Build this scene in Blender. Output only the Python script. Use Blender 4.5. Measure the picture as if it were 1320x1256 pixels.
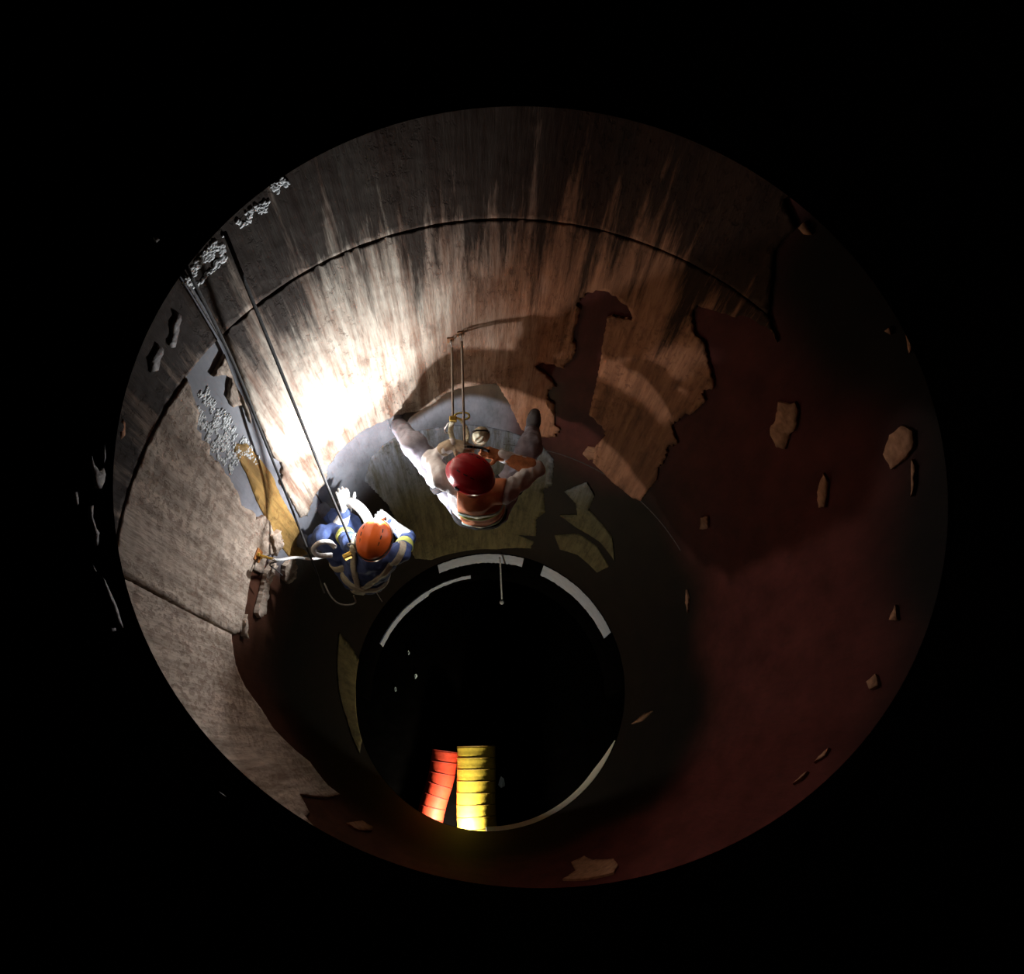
import bpy, bmesh, math, random
import numpy as np
from mathutils import Vector, Matrix, Quaternion
from mathutils import noise as mnoise
from mathutils.geometry import delaunay_2d_cdt

for o in list(bpy.data.objects):
    bpy.data.objects.remove(o, do_unlink=True)
SC = bpy.context.scene
COL = SC.collection
random.seed(7)
RNG = np.random.default_rng(7)

# ------------------------------------------------------------------ camera
R = 1.6            # shaft radius (m); the shaft axis is x = y = 0, the bottom rim is z = 0
HC = 9.45          # camera height above the bottom rim
FPX = 1000.0       # focal length in pixels of the 1320 px wide photograph
CAM = Vector((-0.16, -0.80, HC))
_n = Vector(((615 - 660) / FPX, (628 - 975) / FPX, -1.0)).normalized()   # straight down, in camera space
_z = -_n
_y = (Vector((0, 1, 0)) - _z * _z.y).normalized()
_x = _y.cross(_z)
ROT = Matrix((_x, _y, _z))            # camera space -> world
cam_d = bpy.data.cameras.new('camera')
cam_d.sensor_fit = 'HORIZONTAL'
cam_d.sensor_width = 36.0
cam_d.lens = 36.0 * FPX / 1320.0
cam_d.clip_start = 0.02
cam = bpy.data.objects.new('camera', cam_d)
COL.objects.link(cam)
cam.matrix_world = Matrix.Translation(CAM) @ ROT.to_4x4()
SC.camera = cam

# ------------------------------------------------------------------ world, exposure
world = bpy.data.worlds.new('world')
SC.world = world
world.use_nodes = True
world.node_tree.nodes['Background'].inputs[0].default_value = (0.0, 0.0, 0.0, 1)
world.node_tree.nodes['Background'].inputs[1].default_value = 0.0
SC.view_settings.view_transform = 'Standard'
SC.view_settings.look = 'None'
SC.view_settings.gamma = 1.0
SC.view_settings.use_curve_mapping = False
SC.view_settings.exposure = 0.0

HEADLAMP_SPOT = 250.0      # the beam of the lamp on the orange helmet (W)
HEADLAMP_SPILL = 36.0      # its wide spill (W)
WORK_LAMP = 140.0          # lamp standing by the ducts below the shaft (W)
LAMP_COL = (0.96, 0.97, 1.0)

# ------------------------------------------------------------------ geometry helpers
def ray(x, y):
    d = ROT @ Vector(((x - 660) / FPX, (628 - y) / FPX, -1.0))
    return d / -d.z                   # one metre of depth
def at(x, y, h):
    """point seen at pixel (x, y), h metres below the camera"""
    return CAM + ray(x, y) * h
def wall_sh(x, y, rad=R):
    """pixel -> (arc length, height) on the inner face of a cylinder round the axis"""
    d = ray(x, y)
    a = d.x ** 2 + d.y ** 2
    b = 2 * (CAM.x * d.x + CAM.y * d.y)
    c = CAM.x ** 2 + CAM.y ** 2 - rad * rad
    t = (-b + math.sqrt(b * b - 4 * a * c)) / (2 * a)
    p = CAM + d * t
    return (rad * math.atan2(p.x, p.y), p.z)
def cyl(s, z, r, rad=R):
    th = s / rad
    return Vector((r * math.sin(th), r * math.cos(th), z))
def ang(deg):
    return math.radians(deg) * R

def mesh_obj(name, verts, faces, mats, parent=None, smooth=False, midx=None, uv=None, kind=None):
    me = bpy.data.meshes.new(name)
    me.from_pydata([tuple(v) for v in verts], [], [tuple(f) for f in faces])
    if not isinstance(mats, (list, tuple)):
        mats = [mats]
    for m in mats:
        me.materials.append(m)
    if midx is not None:
        me.polygons.foreach_set('material_index', np.asarray(midx, dtype=np.int32))
    if uv is not None:
        l = me.uv_layers.new(name='UVMap')
        li = np.empty(len(me.loops), dtype=np.int32)
        me.loops.foreach_get('vertex_index', li)
        l.data.foreach_set('uv', np.asarray(uv, dtype=np.float32)[li].ravel())
    if smooth:
        me.polygons.foreach_set('use_smooth', np.ones(len(me.polygons), dtype=bool))
    me.update()
    o = bpy.data.objects.new(name, me)
    COL.objects.link(o)
    if parent is not None:
        o.parent = parent
        o.matrix_parent_inverse = parent.matrix_world.inverted()
    if kind:
        o['kind'] = kind
    return o
def empty(name, loc=(0, 0, 0)):
    o = bpy.data.objects.new(name, None)
    o.empty_display_size = 0.1
    COL.objects.link(o)
    o.location = loc
    o.matrix_world = Matrix.Translation(Vector(loc))
    return o
def tag(o, label, cat, group=None):
    o['label'] = label
    o['category'] = cat
    if group:
        o['group'] = group
    return o

class MB:
    """collects simple solids into one mesh"""
    def __init__(self):
        self.v, self.f, self.m = [], [], []
    def add(self, vs, fs, m=0):
        b = len(self.v)
        self.v += [Vector(x) for x in vs]
        self.f += [tuple(i + b for i in f) for f in fs]
        self.m += [m] * len(fs)
        return self
    def box(self, c, size, ax=None, m=0, bev=0.0):
        c = Vector(c)
        ax = ax or (Vector((1, 0, 0)), Vector((0, 1, 0)), Vector((0, 0, 1)))
        hx, hy, hz = [s / 2 for s in size]
        bm = bmesh.new()
        bmesh.ops.create_cube(bm, size=1.0)
        for v in bm.verts:
            v.co = Vector((v.co.x * size[0], v.co.y * size[1], v.co.z * size[2]))
        if bev > 0:
            bmesh.ops.bevel(bm, geom=bm.edges[:], offset=bev, segments=2, affect='EDGES', profile=0.5)
        bm.verts.index_update()
        vs = [c + ax[0] * v.co.x + ax[1] * v.co.y + ax[2] * v.co.z for v in bm.verts]
        fs = [tuple(v.index for v in f.verts) for f in bm.faces]
        bm.free()
        return self.add(vs, fs, m)
    def tube(self, pts, r, n=8, m=0, closed=False, cap=True, flat=None):
        pts = [Vector(p) for p in pts]
        k = len(pts)
        rs = r if isinstance(r, (list, tuple)) else [r] * k
        tang = []
        for i in range(k):
            a = pts[(i - 1) % k] if (closed or i > 0) else pts[i]
            b = pts[(i + 1) % k] if (closed or i < k - 1) else pts[i]
            tang.append((b - a).normalized())
        ref = Vector((0, 0, 1)) if abs(tang[0].z) < 0.9 else Vector((1, 0, 0))
        u = (ref - tang[0] * ref.dot(tang[0])).normalized()
        vs, fs = [], []
        for i in range(k):
            u = (u - tang[i] * u.dot(tang[i])).normalized()
            w = tang[i].cross(u)
            fl = flat or 1.0
            for j in range(n):
                a = 2 * math.pi * j / n
                vs.append(pts[i] + u * (math.cos(a) * rs[i]) + w * (math.sin(a) * rs[i] * fl))
        for i in range(k if closed else k - 1):
            i2 = (i + 1) % k
            for j in range(n):
                j2 = (j + 1) % n
                fs.append((i * n + j, i * n + j2, i2 * n + j2, i2 * n + j))
        if cap and not closed:
            fs.append(tuple(range(n - 1, -1, -1)))
            fs.append(tuple((k - 1) * n + j for j in range(n)))
        return self.add(vs, fs, m)
    def lathe(self, prof, c, axis, n=24, m=0, closed=False):
        axis = Vector(axis).normalized()
        ref = Vector((1, 0, 0)) if abs(axis.x) < 0.9 else Vector((0, 1, 0))
        u = (ref - axis * ref.dot(axis)).normalized()
        w = axis.cross(u)
        c = Vector(c)
        vs, fs = [], []
        for (r, t) in prof:
            for j in range(n):
                a = 2 * math.pi * j / n
                vs.append(c + axis * t + (u * math.cos(a) + w * math.sin(a)) * r)
        k = len(prof)
        for i in range(k if closed else k - 1):
            i2 = (i + 1) % k
            for j in range(n):
                j2 = (j + 1) % n
                fs.append((i * n + j, i * n + j2, i2 * n + j2, i2 * n + j))
        return self.add(vs, fs, m)
    def build(self, name, mats, parent=None, smooth=False):
        return mesh_obj(name, self.v, self.f, mats, parent, smooth, self.m)

def spline(pts, n=8):
    pts = [Vector(p) for p in pts]
    P = [pts[0] * 2 - pts[1]] + pts + [pts[-1] * 2 - pts[-2]]
    out = []
    for i in range(1, len(P) - 2):
        for k in range(n):
            t = k / n
            a, b, c, d = P[i - 1], P[i], P[i + 1], P[i + 2]
            out.append(0.5 * ((2 * b) + (c - a) * t + (2 * a - 5 * b + 4 * c - d) * t * t + (3 * b - a - 3 * c + d) * t ** 3))
    out.append(pts[-1])
    return out

# ------------------------------------------------------------------ materials
def new_mat(name):
    m = bpy.data.materials.new(name)
    m.use_nodes = True
    nt = m.node_tree
    return m, nt, nt.nodes['Principled BSDF']
def N(nt, typ, **kw):
    n = nt.nodes.new(typ)
    for k, v in kw.items():
        if k in n.inputs.keys() if isinstance(k, str) else False:
            n.inputs[k].default_value = v
        else:
            setattr(n, k, v)
    return n
def lk(nt, a, b):
    nt.links.new(a, b)
def noise(nt, vec, scale, detail=5, rough=0.6):
    n = nt.nodes.new('ShaderNodeTexNoise')
    n.inputs['Scale'].default_value = scale
    n.inputs['Detail'].default_value = detail
    n.inputs['Roughness'].default_value = rough
    if vec is not None:
        lk(nt, vec, n.inputs['Vector'])
    return n.outputs['Fac']
def mapping(nt, vec, scale):
    n = nt.nodes.new('ShaderNodeMapping')
    n.inputs['Scale'].default_value = scale
    lk(nt, vec, n.inputs['Vector'])
    return n.outputs['Vector']
def ramp(nt, fac, stops):
    n = nt.nodes.new('ShaderNodeValToRGB')
    e = n.color_ramp.elements
    while len(e) > 1:
        e.remove(e[-1])
    e[0].position = stops[0][0]
    e[0].color = (*stops[0][1], 1)
    for p, c in stops[1:]:
        x = e.new(p)
        x.color = (*c, 1)
    lk(nt, fac, n.inputs['Fac'])
    return n.outputs['Color']
def mixc(nt, fac, a, b, mode='MIX'):
    n = nt.nodes.new('ShaderNodeMix')
    n.data_type = 'RGBA'
    n.blend_type = mode
    ia, ib = n.inputs[6], n.inputs[7]
    for v, s in ((fac, n.inputs[0]), (a, ia), (b, ib)):
        if hasattr(v, 'is_linked'):
            lk(nt, v, s)
        elif isinstance(v, (int, float)):
            s.default_value = v
        else:
            s.default_value = (*v, 1)
    return n.outputs[2]
def maprange(nt, val, a, b, c=0.0, d=1.0):
    n = nt.nodes.new('ShaderNodeMapRange')
    n.inputs['From Min'].default_value = a
    n.inputs['From Max'].default_value = b
    n.inputs['To Min'].default_value = c
    n.inputs['To Max'].default_value = d
    lk(nt, val, n.inputs['Value'])
    return n.outputs['Result']
def mathn(nt, op, a, b):
    n = nt.nodes.new('ShaderNodeMath')
    n.operation = op
    for v, s in ((a, n.inputs[0]), (b, n.inputs[1])):
        if hasattr(v, 'is_linked'):
            lk(nt, v, s)
        else:
            s.default_value = v
    return n.outputs[0]
def bump(nt, h, bsdf, strength, dist):
    n = nt.nodes.new('ShaderNodeBump')
    n.inputs['Strength'].default_value = strength
    n.inputs['Distance'].default_value = dist
    lk(nt, h, n.inputs['Height'])
    lk(nt, n.outputs['Normal'], bsdf.inputs['Normal'])

def plain(name, col, rough=0.6, metal=0.0, var=0.25, scale=30.0, bmp=0.0, emit=None, spec=0.4):
    """a plain material with a little procedural grain"""
    m, nt, b = new_mat(name)
    tc = nt.nodes.new('ShaderNodeTexCoord').outputs['Object']
    nf = noise(nt, tc, scale, 4)
    lo = tuple(c * (1 - var) for c in col)
    hi = tuple(min(1, c * (1 + var)) for c in col)
    lk(nt, ramp(nt, nf, [(0.3, lo), (0.7, hi)]), b.inputs['Base Color'])
    b.inputs['Roughness'].default_value = rough
    b.inputs['Metallic'].default_value = metal
    b.inputs['Specular IOR Level'].default_value = spec
    if bmp:
        bump(nt, nf, b, bmp, 0.01)
    if emit:
        b.inputs['Emission Color'].default_value = (*emit[0], 1)
        b.inputs['Emission Strength'].default_value = emit[1]
    return m

def coat_material(name, left, right, dark, s0=-0.5, s1=0.5, stain=True, rough=0.7, scaly=0.7, by_height=False):
    """old scaly coating: vertical run marks, pitting, dark stains towards the top"""
    m, nt, b = new_mat(name)
    uv = nt.nodes.new('ShaderNodeUVMap').outputs['UV']
    sep = nt.nodes.new('ShaderNodeSeparateXYZ')
    lk(nt, uv, sep.inputs[0])
    big = noise(nt, mapping(nt, uv, (2.2, 0.8, 1)), 1.0, 4)
    s = mathn(nt, 'ADD', sep.outputs[1 if by_height else 0], mathn(nt, 'MULTIPLY', mathn(nt, 'SUBTRACT', big, 0.5), 1.2))
    base = mixc(nt, maprange(nt, s, s0, s1), left, right)
    streak = noise(nt, mapping(nt, uv, (16, 0.9, 1)), 1.0, 6, 0.65)
    fine = noise(nt, mapping(nt, uv, (60, 6, 1)), 1.0, 4, 0.6)
    scale = noise(nt, mapping(nt, uv, (26, 13, 1)), 1.0, 5, 0.7)
    c = mixc(nt, maprange(nt, streak, 0.40, 0.64, 0.0, 0.8), base, tuple(x * 0.45 for x in (left if by_height else right)))
    c = mixc(nt, maprange(nt, fine, 0.52, 0.72, 0.0, 0.45), c, dark)
    if scaly > 1:
        pits = mathn(nt, 'MULTIPLY', maprange(nt, scale, 0.50, 0.57), maprange(nt, big, 0.38, 0.55))
    else:
        pits = mathn(nt, 'MULTIPLY', maprange(nt, scale, 0.55, 0.62), maprange(nt, big, 0.42, 0.6))
    c = mixc(nt, mathn(nt, 'MULTIPLY', pits, 0.5), c, dark)
    blot = noise(nt, mapping(nt, uv, (5, 1.6, 1)), 1.0, 5, 0.7)
    c = mixc(nt, maprange(nt, blot, 0.52, 0.68, 0.0, 0.55), c, tuple(x * 0.6 for x in dark))
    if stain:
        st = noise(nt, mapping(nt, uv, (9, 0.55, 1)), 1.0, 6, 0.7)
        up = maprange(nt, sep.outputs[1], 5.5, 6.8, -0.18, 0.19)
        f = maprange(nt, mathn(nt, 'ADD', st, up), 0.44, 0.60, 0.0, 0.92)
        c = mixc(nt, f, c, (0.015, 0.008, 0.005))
    lk(nt, c, b.inputs['Base Color'])
    b.inputs['Roughness'].default_value = rough
    b.inputs['Specular IOR Level'].default_value = 0.02
    h = mathn(nt, 'ADD', mathn(nt, 'MULTIPLY', mathn(nt, 'MULTIPLY', scale, maprange(nt, big, 0.40, 0.65)), scaly), mathn(nt, 'MULTIPLY', fine, 0.5))
    h = mathn(nt, 'ADD', h, mathn(nt, 'MULTIPLY', streak, 0.6))
    h = mathn(nt, 'SUBTRACT', h, mathn(nt, 'MULTIPLY', pits, 0.5))
    bump(nt, h, b, 0.6, 0.012)
    return m

def wall_material():
    m, nt, b = new_mat('wall_primer')
    uv = nt.nodes.new('ShaderNodeUVMap').outputs['UV']
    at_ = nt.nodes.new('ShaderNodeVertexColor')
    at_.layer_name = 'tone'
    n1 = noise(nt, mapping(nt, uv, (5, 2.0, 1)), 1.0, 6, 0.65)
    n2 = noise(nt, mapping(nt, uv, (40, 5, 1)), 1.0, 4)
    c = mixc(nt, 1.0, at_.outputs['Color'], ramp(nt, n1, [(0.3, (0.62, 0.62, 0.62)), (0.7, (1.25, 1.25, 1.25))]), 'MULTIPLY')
    c = mixc(nt, maprange(nt, n2, 0.55, 0.8, 0, 0.35), c, (0.02, 0.014, 0.012))
    lk(nt, c, b.inputs['Base Color'])
    b.inputs['Roughness'].default_value = 0.6
    b.inputs['Specular IOR Level'].default_value = 0.02
    bump(nt, n2, b, 0.25, 0.006)
    return m

M_WALL = wall_material()
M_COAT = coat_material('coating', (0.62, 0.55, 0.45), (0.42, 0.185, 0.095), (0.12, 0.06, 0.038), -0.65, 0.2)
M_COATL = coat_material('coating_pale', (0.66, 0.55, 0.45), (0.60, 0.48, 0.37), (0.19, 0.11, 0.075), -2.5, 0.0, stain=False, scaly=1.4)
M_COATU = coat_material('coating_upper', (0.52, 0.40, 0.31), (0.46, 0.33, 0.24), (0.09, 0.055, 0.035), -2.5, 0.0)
M_OLIVE = coat_material('coating_olive', (0.22, 0.18, 0.085), (0.28, 0.29, 0.32), (0.07, 0.06, 0.04), 2.5, 3.7, stain=False, by_height=True)
M_OCHRE = coat_material('ochre_stain', (0.50, 0.31, 0.10), (0.42, 0.26, 0.09), (0.16, 0.09, 0.04), -2.5, 0.0, stain=False)
M_CRUST = plain('salt_crust', (0.88, 0.93, 0.92), 0.8, var=0.1, scale=60, bmp=0.6)
M_FLAKE = plain('flake', (0.50, 0.47, 0.44), 0.75, var=0.35, scale=25, bmp=0.4)
M_TANF = plain('flake_tan', (0.34, 0.165, 0.09), 0.8, var=0.35, scale=25, bmp=0.4, spec=0.05)
M_WELD = plain('weld', (0.05, 0.032, 0.024), 0.7, var=0.5, scale=40, bmp=0.5)
M_BLACK = plain('black_steel', (0.0016, 0.0014, 0.0013), 0.9, var=0.4, scale=6, bmp=0.3, spec=0.0)  # even near-black for the neck, shoulder plate and space below
M_STRIP = plain('pale_strip', (0.46, 0.49, 0.58), 0.6, var=0.12, scale=9)

# ------------------------------------------------------------------ the shaft
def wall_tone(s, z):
    """wall colours: red primer, near-black low down, greyer bare plate left, shade painted near the top"""
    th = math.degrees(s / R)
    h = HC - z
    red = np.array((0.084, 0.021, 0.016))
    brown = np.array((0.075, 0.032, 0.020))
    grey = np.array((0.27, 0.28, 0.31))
    near_black = np.array((0.011, 0.007, 0.0045))
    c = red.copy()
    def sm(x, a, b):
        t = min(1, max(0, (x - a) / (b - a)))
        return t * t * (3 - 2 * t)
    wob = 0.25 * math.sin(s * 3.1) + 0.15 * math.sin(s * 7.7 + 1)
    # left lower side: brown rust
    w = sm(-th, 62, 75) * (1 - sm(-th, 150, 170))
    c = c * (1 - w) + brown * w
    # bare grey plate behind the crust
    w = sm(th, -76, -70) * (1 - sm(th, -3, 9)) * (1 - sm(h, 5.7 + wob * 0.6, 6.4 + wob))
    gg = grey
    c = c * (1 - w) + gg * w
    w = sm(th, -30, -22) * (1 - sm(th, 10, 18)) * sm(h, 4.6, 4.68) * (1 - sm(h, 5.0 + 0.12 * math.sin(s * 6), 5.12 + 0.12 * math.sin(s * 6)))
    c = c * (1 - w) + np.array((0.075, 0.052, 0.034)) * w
    # shade painted into the top course: near-black on the right and near sides
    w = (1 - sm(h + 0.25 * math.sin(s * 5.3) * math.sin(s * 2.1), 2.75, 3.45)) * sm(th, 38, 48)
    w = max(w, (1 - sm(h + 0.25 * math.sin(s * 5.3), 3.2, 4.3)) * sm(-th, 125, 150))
    c = c * (1 - w) + near_black * w
    # near-black tone on the bottom courses
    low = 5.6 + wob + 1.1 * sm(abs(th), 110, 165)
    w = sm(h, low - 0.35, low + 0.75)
    c = c * (1 - w) + near_black * w
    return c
def build_wall():
    nt_, nz = 400, 300
    ztop, zbot = 7.60, 0.0
    V, F, U, T = [], [], [], []
    for j in range(nz + 1):
        z = ztop + (zbot - ztop) * j / nz
        for i in range(nt_ + 1):
            s = (-math.pi + 2 * math.pi * i / nt_) * R
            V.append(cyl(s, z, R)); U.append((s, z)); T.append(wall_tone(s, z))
    w = nt_ + 1
    for j in range(nz):
        for i in range(nt_):
            a = j * w + i
            F.append((a, a + 1, a + w + 1, a + w))
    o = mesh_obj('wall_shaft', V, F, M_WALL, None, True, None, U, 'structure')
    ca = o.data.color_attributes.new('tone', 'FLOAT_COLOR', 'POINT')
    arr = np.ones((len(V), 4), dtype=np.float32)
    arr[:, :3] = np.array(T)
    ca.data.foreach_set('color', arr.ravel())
    return o
WALL = build_wall()

def ring_bead(name, z, r0, half, depth, mat, parent, a0=-180, a1=180):
    n = 200
    V, F, U = [], [], []
    closed = (a1 - a0) >= 360
    for i in range(n + 1):
        th = math.radians(a0 + (a1 - a0) * i / n)
        jit = 1 + 0.25 * math.sin(i * 1.7) * math.sin(i * 0.61)
        for (dr, dz) in ((0.003, half), (-depth * jit, half * 0.4), (-depth * jit, -half * 0.4), (0.003, -half)):
            r = r0 + dr
            V.append(Vector((r * math.sin(th), r * math.cos(th), z + dz)))
    for i in range(n):
        for k in range(3):
            a = i * 4 + k
            F.append((a, a + 1, a + 5, a + 4))
    return mesh_obj(name, V, F, mat, parent, False)
for h_, a0_, a1_ in ((5.86, 2, 64),):
    ring_bead('weld_seam', HC - h_, R, 0.010, 0.004, M_WELD, WALL, a0_, a1_)
for th_ in (-53.5,):
    s_ = ang(th_)
    mb = MB()
    mb.tube([cyl(s_, 7.5 - 0.25 * k, R + 0.001) for k in range(30)], 0.006, 6)
    mb.build('weld_seam', M_WELD, WALL)

def sheet(name, poly, mat, parent, thick=0.012, step=0.028, jag=0.010, seg=0.028, rad=R, seed=1, rough=0.0018, curl=0.0, tilt=0.0, kind=None):
    """a sheet of coating with a torn outline, lying on the inner face of a cylinder"""
    rg = random.Random(seed)
    P = []
    n = len(poly)
    for i in range(n):
        a, b = Vector(poly[i]), Vector(poly[(i + 1) % n])
        L = (b - a).length
        k = max(1, int(L / seg))
        nrm = Vector((-(b - a).y, (b - a).x)) / max(L, 1e-6)
        jg = jag * (0.3 if L > 0.2 else 1.0)
        for j in range(k):
            t = j / k
            p = a.lerp(b, t)
            p = p + nrm * rg.uniform(-jg, jg) * (1.0 if j else 0.4)
            P.append(p)
    # interior points
    xs = [p.x for p in P]; ys = [p.y for p in P]
    xmin, xmax, ymin, ymax = min(xs), max(xs), min(ys), max(ys)
    pts = list(P)
    tilt = tilt * (ymax - ymin)
    gx = np.arange(xmin + step / 2, xmax, step)
    gy = np.arange(ymin + step / 2, ymax, step)
    if len(gx) and len(gy):
        GX, GY = np.meshgrid(gx, gy)
        Q = np.c_[GX.ravel(), GY.ravel()] + RNG.uniform(-0.3, 0.3, (GX.size, 2)) * step
        A = np.array([(p.x, p.y) for p in P])
        B = np.roll(A, -1, 0)
        inside = np.zeros(len(Q), bool)
        mind = np.full(len(Q), 9.0)
        for (ax, ay), (bx, by) in zip(A, B):
            cr = ((ay > Q[:, 1]) != (by > Q[:, 1]))
            if abs(by - ay) > 1e-9:
                inside ^= cr & (Q[:, 0] < (bx - ax) * (Q[:, 1] - ay) / (by - ay) + ax)
            dx, dy = bx - ax, by - ay
            t = np.clip(((Q[:, 0] - ax) * dx + (Q[:, 1] - ay) * dy) / max(dx * dx + dy * dy, 1e-9), 0, 1)
            mind = np.minimum(mind, np.hypot(Q[:, 0] - ax - t * dx, Q[:, 1] - ay - t * dy))
        Q = Q[inside & (mind > step * 0.35)]
        pts += [Vector((q[0], q[1])) for q in Q]
    m = len(P)
    vs, es, fs, ov, oe, of = delaunay_2d_cdt(pts, [], [list(range(m))], 1, 1e-5)
    isedge = [any(k < m for k in o) if o else True for o in ov]
    V, U = [], []
    for v, e in zip(vs, isedge):
        t = thick + rg.uniform(-rough, rough) + 0.4 * rough * math.sin(v.x * 37) * math.sin(v.y * 13)
        if e:
            t = thick * 1.15 + curl * rg.uniform(0.3, 1.0)
        t += tilt * (v.y - ymin) / (ymax - ymin)
        V.append(cyl(v.x, v.y, rad - t, rad)); U.append((v.x, v.y))
    F = [tuple(f) for f in fs]
    # skirt along the boundary
    cnt = {}
    for f in F:
        for i in range(len(f)):
            a, b = f[i], f[(i + 1) % len(f)]
            k = (min(a, b), max(a, b))
            if k in cnt: cnt[k] = None
            else: cnt[k] = (a, b)
    lower = {}
    for k, e in list(cnt.items()):
        if e is None: continue
        for q in e:
            if q not in lower:
                lower[q] = len(V)
                V.append(cyl(vs[q].x, vs[q].y, rad + 0.001 - curl * 0.3 - tilt * (vs[q].y - ymin) / (ymax - ymin), rad)); U.append((vs[q].x, vs[q].y))
        F.append((e[1], e[0], lower[e[0]], lower[e[1]]))
    o = mesh_obj(name, V, F, mat, parent, False, None, U, kind)
    nf_ = len(fs)
    o.data.polygons.foreach_set('use_smooth', np.arange(len(F)) < nf_)
    return o
def W(*pts):
    return [wall_sh(*p) for p in pts]
def SZ(th, h):
    return (ang(th), HC - h)
g = 0.008   # gap left along the seams

# upper course, above the first ring seam
upper = [SZ(-125, 1.95), SZ(-125, 3.026), SZ(-100, 3.026), SZ(-80, 3.026), SZ(-54.2, 3.026), SZ(-54.2, 1.95)]
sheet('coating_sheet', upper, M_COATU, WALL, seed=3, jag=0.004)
upper2 = [SZ(-53, 1.95), SZ(-53, 3.026), SZ(-36, 3.026), SZ(-20, 3.026), SZ(0, 3.026), SZ(20, 3.026), SZ(47, 3.026), SZ(45, 2.85), SZ(42.5, 2.68), SZ(43.7, 2.50), SZ(40, 2.42), SZ(44, 2.2), SZ(42, 1.95)]
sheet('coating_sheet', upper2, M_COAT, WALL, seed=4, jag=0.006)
# middle course: the big torn sheet on the far side
mid = [SZ(-52.9, 3.034), SZ(-30, 3.034), SZ(-10, 3.034), SZ(10, 3.034), SZ(30, 3.034), SZ(47, 3.034)] + W(
    (1004, 440), (990, 418), (970, 408), (945, 405), (925, 398), (900, 391), (893, 405), (895, 425), (910, 440), (912, 458), (918, 478), (921, 497),
    (905, 505), (912, 515), (895, 530), (880, 537), (868, 548), (876, 570), (862, 575), (860, 590), (850, 600), (848, 618), (835, 632), (827, 645),
    (815, 640), (790, 620), (765, 595), (768, 575), (782, 560), (778, 550), (760, 532), (768, 500), (772, 480), (778, 440), (783, 412), (790, 405),
    (815, 411), (812, 396), (795, 380), (775, 372), (758, 374), (745, 388), (748, 400), (740, 430), (742, 452), (735, 465), (728, 473), (700, 465),
    (690, 470), (714, 490), (718, 497), (706, 500), (705, 512), (716, 520), (715, 545), (722, 552), (716, 562), (690, 562), (672, 552), (664, 535), (655, 515),
    (640, 492), (600, 497), (575, 505), (555, 520), (540, 527), (522, 530), (505, 537), (480, 547), (455, 562), (432, 585), (420, 602), (418, 620), (402, 640),
    (395, 664), (385, 665), (375, 645), (360, 622), (362, 600), (352, 588), (338, 557), (310, 492))
sheet('coating_sheet', mid, M_COAT, WALL, seed=5, jag=0.015, seg=0.022)
# left course, scaly and pale
left1 = [SZ(-93.2, 3.034), SZ(-80, 3.034), SZ(-62, 3.034)] + W(
    (252, 530), (249, 552), (259, 567), (266, 571), (266, 586), (280, 596), (291, 613), (305, 638), (308, 651), (324, 659), (326, 670), (337, 664), (345, 672), (352, 693),
    (350, 712), (341, 716), (336, 740), (322, 732), (317, 758), (312, 790), (308, 815), (296, 816), (245, 791), (200, 766))
sheet('coating_sheet', left1, M_COATL, WALL, seed=6, jag=0.010, rough=0.0035, thick=0.016)
left2 = [SZ(-93.7, 3.034)] + W((245, 793.5), (295, 818.5), (300, 857), (313, 887), (335, 917), (350, 941), (377, 968), (397, 984), (420, 1014), (436, 1026), (420, 1030), (384, 1026), (397, 1051), (390, 1054), (404, 1071), (431, 1088)) + [
    SZ(-142, 4.6), SZ(-138, 4.0), SZ(-130, 3.034), SZ(-112, 3.034)]
sheet('coating_sheet', left2, M_COATL, WALL, seed=8, jag=0.006, thick=0.014)
# the tongue of coating beside the left weld
sheet('coating_sheet', W((287, 455), (300, 492), (318, 525), (322, 545), (312, 520), (298, 524), (292, 512), (296, 487), (288, 482), (272, 484)), M_COATL, WALL, seed=9, jag=0.004)
# ochre run-down on the bare plate
sheet('ochre_stain', W((300, 572), (318, 572), (335, 592), (350, 612), (362, 640), (378, 668), (392, 695), (396, 715), (376, 722), (358, 700), (342, 668), (330, 645), (318, 612), (306, 590)), M_OCHRE, WALL, thick=0.003, seed=10, jag=0.008, rough=0.001)
# olive lower sheet on the far side
olive = W((522, 560), (560, 552), (610, 548), (655, 556), (700, 575), (714, 593), (712, 626), (700, 631), (703, 660), (691, 669), (691, 691), (669, 690), (688, 698), (684, 707), (640, 708), (590, 712), (555, 722), (535, 720), (520, 690), (500, 650), (470, 620), (478, 590), (500, 570))
sheet('coating_sheet', olive, M_OLIVE, WALL, seed=11, jag=0.02, thick=0.003, step=0.05, rough=0.0008)
sheet('coating_flake', W((728, 633), (757, 621), (767, 638), (759, 657), (790, 693), (793, 722), (774, 698), (743, 679), (722, 664), (745, 664), (743, 648)), M_OLIVE, WALL, seed=12, thick=0.01, jag=0.012, step=0.05)
sheet('coating_flake', W((715, 690), (745, 688), (770, 705), (785, 730), (770, 738), (745, 715), (722, 708)), M_OLIVE, WALL, seed=13, thick=0.006, jag=0.01, step=0.06)
sheet('coating_flake', W((437, 815), (450, 830), (462, 850), (458, 900), (466, 955), (463, 972), (447, 930), (436, 890), (434, 850)), M_OLIVE, WALL, seed=14, thick=0.006, jag=0.015, step=0.06)
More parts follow.
